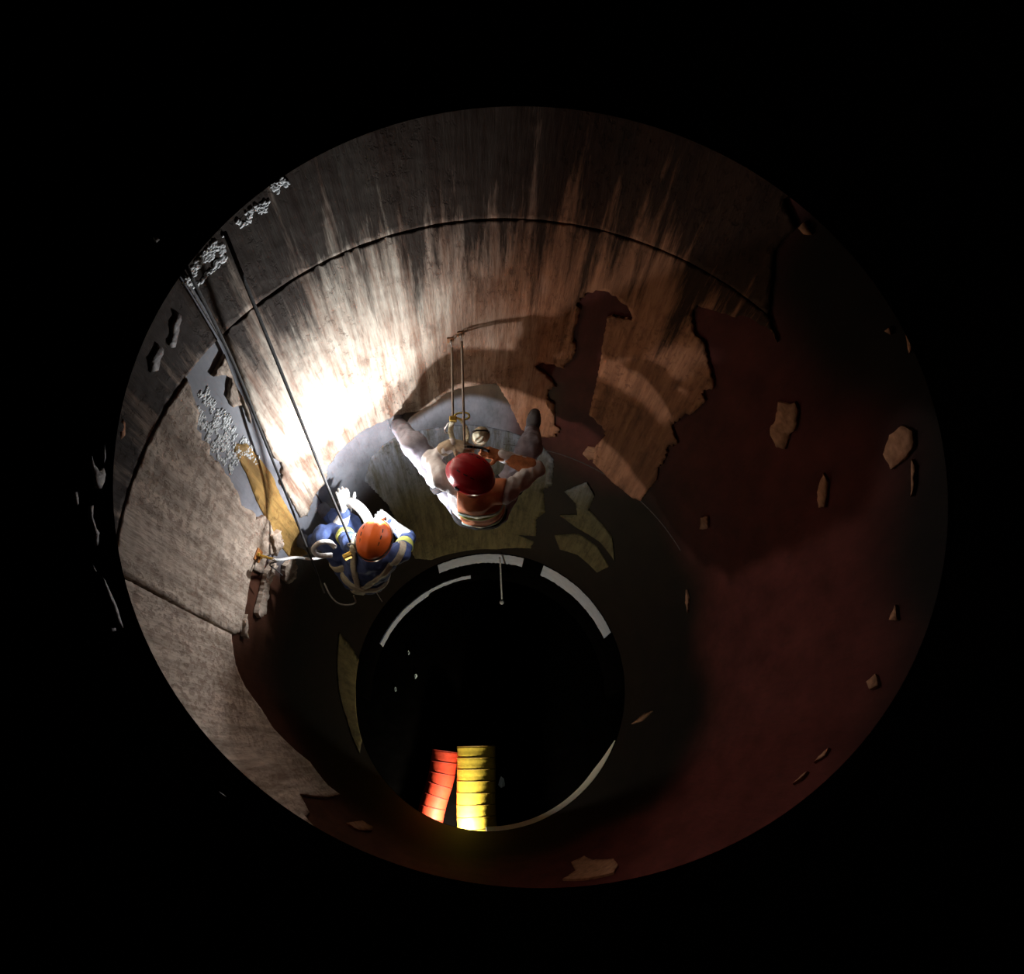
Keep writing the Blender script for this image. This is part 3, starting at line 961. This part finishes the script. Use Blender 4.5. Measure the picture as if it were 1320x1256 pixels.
def helmet(center, up, fwd, mat, mat_trim, parent, mat_strap):
    """climbing helmet: shell with a ridged crown, brim, vents, chin strap"""
    rt, fw, up = frame(up, fwd)
    c = Vector(center)
    nu, nv = 48, 16
    V, F = [], []
    for j in range(nv + 1):
        ph = (math.pi / 2) * j / nv               # 0 crown .. 90 rim
        for i in range(nu):
            th = 2 * math.pi * i / nu
            x, y = math.sin(th), math.cos(th)     # y forward
            w, l, h = 0.112, 0.138 if y < 0 else 0.132, 0.112
            r = math.sin(ph) ** 0.92
            rid = 0.006 * math.exp(-((x * r) / 0.13) ** 2) * math.sin(ph * 1.3 + 0.7) + 0.004 * math.exp(-((abs(x * r) - 0.42) / 0.09) ** 2) * math.sin(2 * ph)
            p = rt * (x * r * w) + fw * (y * r * l) + up * (math.cos(ph) ** 0.85 * h)
            V.append(c + p + p.normalized() * rid)
    for j in range(nv):
        for i in range(nu):
            F.append((j * nu + i, j * nu + (i + 1) % nu, (j + 1) * nu + (i + 1) % nu, (j + 1) * nu + i))
    # rim skirt with a short peak in front
    b = len(V)
    for (o, dz) in ((0.004, -0.018), (0.006, -0.030), (-0.004, -0.030), (-0.006, 0.0)):
        for i in range(nu):
            th = 2 * math.pi * i / nu
            x, y = math.sin(th), math.cos(th)
            pk = 0.028 * max(0, y) ** 3 if dz < -0.01 and o > 0 else 0.0
            l = 0.138 if y < 0 else 0.132
            V.append(c + rt * (x * (0.112 + o)) + fw * (y * (l + o) + pk) + up * (dz - pk * 0.25))
    rows = [nv * nu] + [b + k * nu for k in range(4)]
    for r0, r1 in zip(rows, rows[1:]):
        for i in range(nu):
            F.append((r0 + i, r0 + (i + 1) % nu, r1 + (i + 1) % nu, r1 + i))
    h = mesh_obj('helmet', V, F, mat, parent, True)
    # vents
    for sx in (-1, 1):
        for k, y in enumerate((-0.055, -0.01, 0.035)):
            d = (rt * (sx * 0.060) + fw * y + up * 0.088)
            nrm = (rt * (sx * 0.060 / 0.112 ** 2) + fw * (y / 0.135 ** 2) + up * (0.088 / 0.112 ** 2)).normalized()
            s = 1.0 / math.sqrt((0.06 / 0.112) ** 2 + (y / 0.135) ** 2 + (0.088 / 0.112) ** 2)
            a1 = (fw - nrm * fw.dot(nrm)).normalized(); a2 = nrm.cross(a1)
            mb = MB(); mb.box(c + d * s + nrm * 0.0035, (0.026, 0.007, 0.006), (a1, a2, nrm), bev=0.002)
            mb.build('vent', mat_trim, h)
    # side clips and chin strap
    for sx in (-1, 1):
        mb = MB(); mb.box(c + rt * (sx * 0.117) + fw * 0.02 - up * 0.014, (0.012, 0.03, 0.022), (rt, fw, up), bev=0.003); mb.build('clip', mat_trim, h)
    mb = MB()
    mb.tube(spline([c + rt * 0.105 + fw * 0.02 - up * 0.02, c + rt * 0.078 + fw * 0.04 - up * 0.12, c + fw * 0.055 - up * 0.178, c - rt * 0.078 + fw * 0.04 - up * 0.12, c - rt * 0.105 + fw * 0.02 - up * 0.02], 8), 0.008, 6, flat=0.35)
    mb.build('chin_strap', mat_strap, parent, True)
    return h

def head_prims(c, up, fwd):
    """skull, jaw, nose, brow, lips, ears; c is the centre of the head, total height about 0.23 m"""
    rt, fw, up = frame(up, fwd)
    c = Vector(c)
    ps = [('ell', c + up * 0.03 - fw * 0.01, (rt, fw, up), (0.076, 0.094, 0.090), 'hair'),
          ('ell', c - up * 0.03 + fw * 0.022, (rt, fw, up), (0.064, 0.070, 0.088), 'skin'),
          ('cap', c + fw * 0.088 + up * 0.012, c + fw * 0.108 - up * 0.026, 0.009, 0.014, 'skin'),
          ('cap', c + fw * 0.080 + up * 0.022 - rt * 0.03, c + fw * 0.080 + up * 0.022 + rt * 0.03, 0.012, 0.012, 'skin'),
          ('cap', c + fw * 0.086 - up * 0.058 - rt * 0.016, c + fw * 0.086 - up * 0.058 + rt * 0.016, 0.009, 0.009, 'lip'),
          ('cap', c + fw * 0.066 - up * 0.100, c + fw * 0.072 - up * 0.096, 0.026, 0.02, 'skin')]
    for sx in (-1, 1):
        ps.append(('ell', c + rt * (sx * 0.078) - fw * 0.008 - up * 0.008, (rt, fw, up), (0.010, 0.018, 0.032), 'skin'))
    return ps
def eyes(c, up, fwd, parent):
    rt, fw, up = frame(up, fwd)
    M_EYE = bpy.data.materials.get('eye') or plain('eye', (0.25, 0.22, 0.2), 0.2)
    for sx in (-1, 1):
        mb = MB(); mb.lathe([(0.0, 0.011), (0.006, 0.009), (0.0105, 0.003), (0.0105, -0.003), (0.006, -0.009), (0.0, -0.011)], Vector(c) + rt * (sx * 0.031) + fw * 0.082 + up * 0.004, fw, 12)
        mb.build('eye', M_EYE, parent, True)

def hand_prims(wrist, dirn, palm, side, curl=0.9, spread=0.12, scale=1.0):
    """a palm and five bent fingers; palm = direction the palm faces; side = +1 right hand, -1 left"""
    d = Vector(dirn).normalized()
    pn = Vector(palm); pn = (pn - d * pn.dot(d)).normalized()
    lat = d.cross(pn) * side            # towards the thumb
    w = Vector(wrist)
    s = scale
    ps = []
    for k in range(4):
        t = (k - 1.5) / 1.5
        ps.append(('cap', w + lat * (0.018 * t * s), w + d * 0.085 * s + lat * (0.030 * t * s), 0.017 * s, 0.0135 * s))
    lens = [(0.036, 0.024, 0.020), (0.046, 0.029, 0.022), (0.043, 0.027, 0.022), (0.034, 0.021, 0.018)]   # little .. index reversed below
    order = [(-1.0, lens[3]), (-0.34, lens[2]), (0.34, lens[1]), (1.0, lens[0])]
    for t, L in order:
        p = w + d * 0.088 * s + lat * (0.030 * t * s)
        dd = (d + lat * (spread * t)).normalized()
        ax = dd.cross(pn).normalized()
        r = 0.0105 * s
        for i, l in enumerate(L):
            dd = Quaternion(ax, curl * (0.75 if i == 0 else 1.0)) @ dd
            q = p + dd * (l * s)
            ps.append(('cap', p, q, r, r * 0.92)); p = q; r *= 0.92
    # thumb leaves the side of the palm near its base
    p = w + d * 0.028 * s + lat * 0.024 * s
    dd = (d * 0.55 + lat * 0.75 + pn * 0.25).normalized()
    ax = dd.cross(pn + d * 0.4 - lat * 0.6).normalized()
    r = 0.0135 * s
    for i, l in enumerate((0.042, 0.032, 0.026)):
        q = p + dd * (l * s)
        ps.append(('cap', p, q, r, r * 0.88)); p = q; r *= 0.88
        dd = Quaternion(ax, curl * 0.55) @ dd
    return ps
def glove(wrist, elbow, dirn, palm, side, mat, parent, curl, cuff=0.07, cuffmat=None, name='glove', cuffr=0.046):
    hp = hand_prims(wrist, dirn, palm, side, curl)
    e = (Vector(elbow) - Vector(wrist)).normalized()
    arm = [('cap', Vector(wrist) + e * 0.01, Vector(wrist) + e * cuff, 0.034, cuffr)]
    lo, hi = bounds(hp + arm, 0.02)
    def fn(P):
        return smin(d_union(P, hp, 0.008), d_union(P, arm, 0.01), 0.015) + wrinkle(P, 0.0008, 120)
    return sdf_obj(name, fn, lo, hi, 0.0048, mat, parent)
def boot(ankle, knee, toe_dir, parent, mat, matsole):
    a = Vector(ankle); t = Vector(toe_dir).normalized(); u = (Vector(knee) - a).normalized()
    sole_n = (u - t * u.dot(t)).normalized()
    prims = [('cap', a + u * 0.11, a - sole_n * 0.02, 0.056, 0.052), ('cap', a - sole_n * 0.035 - t * 0.035, a - sole_n * 0.045 + t * 0.10, 0.046, 0.044), ('cap', a - sole_n * 0.05 + t * 0.09, a - sole_n * 0.055 + t * 0.15, 0.045, 0.036)]
    lo, hi = bounds(prims, 0.03)
    base = A3(a - sole_n * 0.085); nn = A3(sole_n)
    b = sdf_obj('boot', lambda P: np.maximum(d_union(P, prims, 0.03) + wrinkle(P, 0.0012, 80), -((P - base) @ nn)), lo, hi, 0.009, mat, parent)
    sdf_obj('sole', lambda P: np.maximum(np.maximum(d_union(P, prims, 0.03) - 0.006, ((P - base) @ nn) - 0.012), -((P - base) @ nn) - 0.016), lo, hi, 0.007, matsole, b)
    return b

M_SKIN = plain('skin', (0.52, 0.33, 0.24), 0.5, var=0.12, scale=50)
M_HAIR = plain('hair', (0.02, 0.015, 0.012), 0.6)
M_LIP = plain('lip', (0.45, 0.20, 0.17), 0.45)
M_BOOT = plain('boot_leather', (0.16, 0.16, 0.17), 0.7, var=0.3, scale=20, bmp=0.2)
M_SOLE = plain('boot_sole', (0.03, 0.03, 0.03), 0.8)

def person(J, cloth, name, label, head_up, head_fwd, sleeve=None, legs=None, fat=1.0):
    """one continuous body from a posed skeleton J (world points)"""
    v = {k: Vector(p) for k, p in J.items()}
    legs = legs or cloth; sleeve = sleeve or cloth
    up = (v['neck'] - v['pel']).normalized()
    lat = (v['rsh'] - v['lsh']).normalized()
    fr = up.cross(lat).normalized()
    lat = fr.cross(up)
    torso = []
    mid = v['neck'].lerp(v['pel'], 0.28); belly = v['neck'].lerp(v['pel'], 0.62)
    for sx in (-1, 1):
        sh = v['rsh'] if sx > 0 else v['lsh']; hp = v['rhip'] if sx > 0 else v['lhip']
        side = (sh - v['neck']); side = side.normalized()
        hl = (hp - v['pel']).normalized()
        torso += [('cap', mid + side * 0.075, belly + hl * 0.055, 0.105, 0.098, 'torso'), ('cap', belly + hl * 0.055, v['pel'] + hl * 0.06, 0.098, 0.112, 'torso'),
                  ('cap', v['neck'] - up * 0.03 + side * 0.03, sh, 0.06, 0.066, 'torso')]
    torso.append(('cap', v['neck'] - up * 0.10, v['pel'], 0.11, 0.11, 'torso'))
    arms, lg = [], []
    for q in 'lr':
        arms += [('cap', v[q + 'sh'], v[q + 'el'], 0.064 * fat, 0.050 * fat, 'sleeve'), ('cap', v[q + 'el'], v[q + 'ha'], 0.050 * fat, 0.037 * fat, 'sleeve')]
        lg += [('cap', v[q + 'hip'], v[q + 'kn'], 0.100, 0.078, 'legs'), ('cap', v[q + 'kn'], v[q + 'ft'], 0.074, 0.054, 'legs')]
    head = head_prims(v['head'], head_up, head_fwd)
    nk = [('cap', v['neck'] - up * 0.02, v['head'] - Vector(head_up).normalized() * 0.05, 0.058, 0.055, 'skin')]
    body = torso + arms + lg
    lo, hi = bounds(body + head, 0.04)
    allp = body + head + nk
    names = ['torso', 'sleeve', 'legs', 'skin', 'hair', 'lip']
    def fn(P):
        b = d_union(P, torso, 0.04)
        b = smin(b, d_union(P, arms, 0.025), 0.03)
        b = smin(b, d_union(P, lg, 0.03), 0.035) + wrinkle(P, 0.0055) + wrinkle(P[..., ::-1], 0.0028, 71.0)
        h = smin(d_union(P, head, 0.012), d_union(P, nk, 0.02), 0.02)
        return smin(b, h, 0.012)
    def pick(C):
        D = np.stack([d_prim(C, p) for p in allp], 0)
        k = D.argmin(0)
        lut = np.array([names.index(p[-1]) for p in allp])
        return lut[k]
    o = sdf_obj(name, fn, lo, hi, 0.011, [cloth, sleeve, legs, M_SKIN, M_HAIR, M_LIP], None, pick)
    tag(o, label, 'person')
    eyes(v['head'], head_up, head_fwd, o)
    return o, v, torso, arms, lg, (lat, fr, up)

def band(name, prims, off, plane_pt, plane_n, half, mat, parent, vox=0.008, k=0.04, extra=None):
    """a strap or stripe that follows the body: the offset body cut by a slab"""
    lo, hi = bounds(prims, off + 0.03)
    pp, pn = A3(plane_pt), A3(Vector(plane_n).normalized())
    # limit the grid to the slab
    def fn(P):
        d = d_union(P, prims, k) - off + wrinkle(P, 0.0035)
        s = np.abs((P - pp) @ pn) - half
        d = np.maximum(d, s)
        if extra is not None:
            d = np.maximum(d, extra(P))
        return d
    return sdf_obj(name, fn, lo, hi, vox, mat, parent)

def Jw(D):
    return {k: at(*p) for k, p in D.items()}

# ------------------------------------------------------------------ worker with the red helmet
M_COVER1 = plain('coverall_white', (0.80, 0.80, 0.82), 0.8, var=0.2, scale=14, bmp=0.8)
M_TROUS1 = plain('trousers_grey', (0.36, 0.36, 0.43), 0.85, var=0.35, scale=14, bmp=0.8)
M_VEST = plain('vest_orange', (0.72, 0.26, 0.12), 0.8, var=0.15, scale=18, bmp=0.25)
M_SILV = plain('reflective_silver', (0.58, 0.74, 0.70), 0.4, var=0.1, scale=40)
M_LIME = plain('reflective_lime', (0.62, 0.66, 0.16), 0.6, var=0.1, scale=40)
M_REDH = plain('helmet_red', (0.55, 0.012, 0.022), 0.28, var=0.06, scale=10)
M_ORGH = plain('helmet_orange', (0.85, 0.16, 0.03), 0.30, var=0.06, scale=10)
M_TRIM = plain('helmet_trim', (0.02, 0.02, 0.02), 0.5)
M_GLOVEO = plain('glove_orange', (0.62, 0.24, 0.10), 0.8, var=0.2, scale=40, bmp=0.3)
M_GLOVEW = plain('glove_white', (0.72, 0.74, 0.74), 0.8, var=0.15, scale=40, bmp=0.3)
M_GLOVET = plain('glove_tan', (0.55, 0.45, 0.33), 0.8, var=0.2, scale=40, bmp=0.3)

J1 = Jw(dict(head=(608, 617, 4.20), neck=(609, 631, 4.37), pel=(618, 659, 4.94),
    lsh=(571, 617, 4.41), lel=(555, 592, 4.60), lha=(582, 572, 4.46), rsh=(651, 634, 4.42), rel=(692, 606, 4.57), rha=(647, 588, 4.51),
    lhip=(599, 655, 4.95), lkn=(533, 573, 4.66), lft=(512, 547, 5.00), rhip=(637, 660, 4.95), rkn=(684, 575, 4.70), rft=(686, 556, 5.04)))
UP1, FW1 = Vector((-0.05, 0.16, 1.0)), Vector((-0.85, 0.55, -0.1))
p1, v1, tor1, arm1, leg1, (lat1, fr1, up1) = person(J1, M_COVER1, 'person', 'worker in red helmet and orange vest hanging on beige ropes by the far wall', UP1, FW1, legs=M_TROUS1)
hc1 = v1['head'] + UP1.normalized() * 0.055
helmet(hc1, UP1, FW1, M_REDH, M_TRIM, p1, M_DARKW)
# vest over the torso
vtop = A3(v1['neck'] - up1 * 0.0); vbot = A3(v1['pel'] + up1 * 0.05); upn = A3(up1)
cl = [A3(v1['lsh']), A3(v1['rsh'])]; ln = A3(lat1)
def vest_clip(P):
    d = np.maximum((P - vtop) @ upn - 0.02, -((P - vbot) @ upn))
    d = np.maximum(d, ((P - cl[1]) @ ln) - 0.0)
    return np.maximum(d, -((P - cl[0]) @ ln) + 0.11)
lo, hi = bounds(tor1, 0.05)
vest = sdf_obj('vest', lambda P: np.maximum(d_union(P, tor1, 0.04) - 0.014 + wrinkle(P, 0.003), vest_clip(P)), lo, hi, 0.009, M_VEST, p1)
for t, hw, m, of in ((0.34, 0.034, M_SILV, 0.019), (0.44, 0.018, M_LIME, 0.020), (0.82, 0.024, M_SILV, 0.018)):
    band('reflective_band', tor1, of, v1['neck'].lerp(v1['pel'], t), up1, hw, m, vest, extra=vest_clip)
band('harness_belt', tor1, 0.024, v1['neck'].lerp(v1['pel'], 0.90), up1, 0.024, M_DARKW, p1)
for q in 'lr':
    pr = [p for p in leg1 if p[1] == v1[q + 'hip']]
    band('leg_loop', pr, 0.012, v1[q + 'hip'].lerp(v1[q + 'kn'], 0.42), v1[q + 'kn'] - v1[q + 'hip'], 0.022, M_DARKW, p1)
# hands on the descender
glove(v1['lha'], v1['lel'], t1 - v1['lha'], (0.2, -0.2, -1), -1, M_GLOVET, p1, 0.75)
glove(v1['rha'], v1['rel'], t1 + Vector((0.02, 0, 0)) - v1['rha'], (-0.2, -0.2, -1), 1, M_GLOVEO, p1, 0.75, 0.19, cuffr=0.060)
for q in 'lr':
    ft = v1[q + 'ft']
    outd = Vector((ft.x, ft.y, 0)).normalized()
    boot(ft - outd * 0.03, v1[q + 'kn'], outd * 0.35 + Vector((0, 0, 0.9)), p1, M_BOOT, M_SOLE)

# descender, carabiner and sling hanging in front of the red-helmeted worker
def descender(p, label):
    root = empty('descender', p)
    rt, fw, up = frame((0.1, -0.35, 1), (0, 1, 0))
    mb = MB()
    for s in (-1, 1):
        mb.box(p + fw * (0.011 * s), (0.075, 0.006, 0.13), (rt, fw, up), bev=0.003)
    mb.build('side_plate', M_STEEL, root)
    for dz in (-0.03, 0.03):
        mb = MB(); mb.lathe([(0.0, -0.011), (0.02, -0.011), (0.015, 0.0), (0.02, 0.011), (0.0, 0.011)], p + up * dz, fw, 14); mb.build('pulley', M_DARKW, root, True)
    mb = MB(); mb.tube(spline([p + rt * 0.03 - up * 0.02, p + rt * 0.07 + up * 0.0, p + rt * 0.12 + up * 0.03 - fw * 0.02], 6), 0.009, 8); mb.build('handle', M_DARKW, root, True)
    hook_of(carabiner_pts(p - up * 0.09, up, rt, 0.026, 0.05), 0.006, M_STEEL, 'carabiner', root)
    tag(root, label, 'descender')
descender(at(605, 577, 4.47), 'grey metal rope descender between the hands of the red-helmeted worker')
def back_up():
    root = empty('backup_device', t2)
    rt, fw, up = frame((0, -0.2, 1), (0, 1, 0))
    mb = MB(); mb.box(t2 - up * 0.01, (0.045, 0.03, 0.06), (rt, fw, up), bev=0.006); mb.build('body', M_GOLD, root)
    hook_of(carabiner_pts(t2 + rt * 0.055 - up * 0.01 + fw * 0.02, rt, fw, 0.024, 0.045), 0.0065, M_YWEB, 'carabiner', root)
    hook_of(carabiner_pts(at(578, 552, 4.45), Vector((-0.2, -0.3, -0.9)), rt, 0.02, 0.05), 0.006, M_STEEL, 'carabiner', root)
    mb = MB(); mb.tube(spline([at(592, 540, 4.37), at(600, 550, 4.45), at(603, 562, 4.49), at(600, 572, 4.5)], 8), 0.016, 8, flat=0.3); mb.build('sling', M_CREAM, root, True)
    mb = MB(); mb.tube(spline([at(583, 543, 4.37), at(581, 556, 4.46), at(585, 568, 4.49), at(594, 574, 4.5)], 8), 0.016, 8, flat=0.3); mb.build('sling', M_CREAM, root, True)
    tag(root, 'yellow-gold backup device with slings above the red helmet', 'rope device')
back_up()
def tool_bag():
    c = at(620, 562, 4.58)
    root = empty('tool_pouch', c)
    mb = MB(); mb.lathe([(0.0, -0.10), (0.045, -0.10), (0.052, -0.08), (0.055, 0.03), (0.048, 0.055), (0.022, 0.07), (0.026, 0.085), (0.018, 0.095), (0.0, 0.09)], c, (0.1, -0.2, 1), 20)
    mb.build('bag', M_CREAM, root, True)
    mb = MB(); mb.tube(spline([c + Vector((-0.05, 0, 0.06)), c + Vector((-0.03, -0.02, 0.13)), c + Vector((0.03, -0.02, 0.13)), c + Vector((0.05, 0, 0.06))], 6), 0.006, 6); mb.build('strap', M_DARKW, root, True)
    tag(root, 'small tan pouch hanging in front of the red-helmeted worker', 'pouch')
tool_bag()

# ------------------------------------------------------------------ worker in blue with the orange helmet
M_BLUE = plain('coverall_blue', (0.085, 0.13, 0.31), 0.8, var=0.35, scale=14, bmp=0.8)
J2 = Jw(dict(head=(484, 700, 4.92), neck=(483, 711, 5.07), pel=(468, 744, 5.60), lsh=(453, 701, 5.10), lel=(436, 682, 5.30), lha=(447, 658, 5.18),
    rsh=(516, 713, 5.10), rel=(526, 694, 5.37), rha=(505, 675, 5.34), lhip=(456, 740, 5.62), lkn=(419, 692, 5.29), lft=(401, 702, 5.56), rhip=(482, 745, 5.62), rkn=(449, 676, 5.36), rft=(424, 664, 5.54)))
UP2, FW2 = Vector((-0.05, 0.12, 1.0)), Vector((0.22, 1.0, -0.05))
p2, v2, tor2, arm2, leg2, (lat2, fr2, up2) = person(J2, M_BLUE, 'person', 'worker in orange helmet and blue coverall hanging by the left wall', UP2, FW2)
hc2 = v2['head'] + UP2.normalized() * 0.055
hel2 = helmet(hc2, UP2, FW2, M_ORGH, M_TRIM, p2, M_DARKW)
# harness
pm = v2['neck'].lerp(v2['pel'], 0.45)
band('harness_strap', tor2, 0.016, pm - lat2 * 0.075, lat2 + up2 * 0.28, 0.022, M_CREAM, p2)
band('harness_strap', tor2, 0.016, pm + lat2 * 0.075, lat2 - up2 * 0.28, 0.022, M_CREAM, p2)
belt2 = band('harness_belt', tor2, 0.022, v2['neck'].lerp(v2['pel'], 0.86), up2, 0.028, M_CREAM, p2)
for q in 'lr':
    pr = [p for p in leg2 if p[1] == v2[q + 'hip']]
    band('leg_loop', pr, 0.012, v2[q + 'hip'].lerp(v2[q + 'kn'], 0.40), v2[q + 'kn'] - v2[q + 'hip'], 0.024, M_CREAM, p2)
    pa = [p for p in arm2 if p[1] == v2[q + 'sh']]
    band('reflective_band', pa, 0.008, v2[q + 'sh'].lerp(v2[q + 'el'], 0.45), v2[q + 'el'] - v2[q + 'sh'], 0.03, M_LIME, p2)
glove(v2['lha'], v2['lel'], Vector((-0.05, 0.5, 0.7)), (-0.4, 0.6, -0.5), -1, M_GLOVEW, p2, 0.5, 0.14, cuffr=0.054)
glove(v2['rha'], v2['rel'], Vector((-0.7, 0.5, 0.0)), (-0.3, 0.3, -0.9), 1, M_GLOVEW, p2, 0.6, 0.14, cuffr=0.054)
for q in 'lr':
    ft = v2[q + 'ft']
    outd = Vector((ft.x, ft.y, 0)).normalized()
    boot(ft - outd * 0.03, v2[q + 'kn'], outd * 0.35 + Vector((0, 0, 0.9)), p2, M_BOOT, M_SOLE)
# gold chest buckle and carabiners
mb = MB(); bx = at(448, 717, 5.0)
mb.box(bx, (0.06, 0.035, 0.06), frame((0, 0, 1), (-0.5, 1, 0)), bev=0.008); mb.build('buckle', M_GOLD, p2)
hook_of(carabiner_pts(at(453, 704, 5.01), (0, 0.1, 1), (1, 0, 0), 0.024, 0.045), 0.006, M_STEEL, 'carabiner', p2)
# white coil of rope over the left arm, cord loop below the harness
rope('rope_coil', [at(428, 716, 5.10), at(410, 716, 5.06), at(404, 708, 5.02), at(412, 700, 4.98), at(424, 699, 4.98), at(432, 706, 5.02)], 0.017, M_ROPEW, 'thick white rope bight beside the blue-suited worker\'s knee', 10)
rope('cord_loop', [at(418, 752, 5.5), at(426, 768, 5.55), at(436, 778, 5.6), at(448, 780, 5.6), at(458, 777, 5.58), at(456, 768, 5.5)], 0.006, M_ROPEW, 'thin pale cord loop hanging under the blue-suited worker', 6)

# curved white hose the worker holds up to the wall
def white_hose():
    root = empty('hose', at(460, 660, 4.95))
    pts = spline([at(441, 648, 5.14), at(452, 647, 5.10), at(464, 655, 5.08), at(473, 667, 5.10), at(478, 680, 5.16)], 10)
    n = len(pts)
    mb = MB(); mb.tube(pts, [0.018 + 0.017 * min(1, i / (n * 0.35)) for i in range(n)], 14); mb.build('tube', M_GLOVEW, root, True)
    mb = MB(); mb.lathe([(0.012, -0.02), (0.022, -0.02), (0.022, 0.02), (0.012, 0.02)], pts[0], pts[1] - pts[0], 12, closed=True); mb.build('nozzle', M_STEEL, root, True)
    tag(root, 'white curved hose in front of the orange helmet', 'hose')
white_hose()

# headlamp on the orange helmet
def headlamp():
    rt, fw, up = frame(UP2, FW2)
    c = hc2 + fw * 0.155 + up * 0.012
    tgt = at(425, 500, 4.1)
    aim = (tgt - c).normalized()
    sx = aim.cross(up).normalized(); sy = sx.cross(aim)
    hl = MB(); hl.box(c - aim * 0.012, (0.07, 0.045, 0.035), (sx, sy, aim), bev=0.008)
    o = hl.build('headlamp', M_TRIM, hel2)
    mb = MB(); mb.lathe([(0.0, 0.004), (0.016, 0.003), (0.018, 0.0), (0.018, -0.006)], c + aim * 0.008, aim, 18)
    mb.build('headlamp_lens', plain('headlamp_lens', (0.9, 0.9, 0.9), 0.2, emit=((1, 0.98, 0.95), 60.0)), hel2)
    mb = MB()
    mb.tube([hc2 + rt * (math.sin(a) * 0.121) + fw * (math.cos(a) * (0.145)) + up * 0.004 for a in [2 * math.pi * i / 40 for i in range(40)]], 0.009, 6, closed=True, flat=0.35)
    mb.build('headlamp_strap', M_DARKW, hel2, True)
    for nm, e, size, bl in (('headlamp_beam', HEADLAMP_SPOT, 82, 1.0), ('headlamp_spill', HEADLAMP_SPILL, 0, 0)):
        ld = bpy.data.lights.new(nm, 'SPOT' if size else 'POINT')
        ld.energy = e; ld.color = LAMP_COL; ld.shadow_soft_size = 0.018
        if size:
            ld.spot_size = math.radians(size); ld.spot_blend = bl
        lo_ = bpy.data.objects.new(nm, ld); COL.objects.link(lo_)
        lo_.matrix_world = Matrix.Translation(c + aim * (0.04 if size else 0.05)) @ aim.to_track_quat('-Z', 'Y').to_matrix().to_4x4()
        lo_.parent = hel2; lo_.matrix_parent_inverse = hel2.matrix_world.inverted()
headlamp()
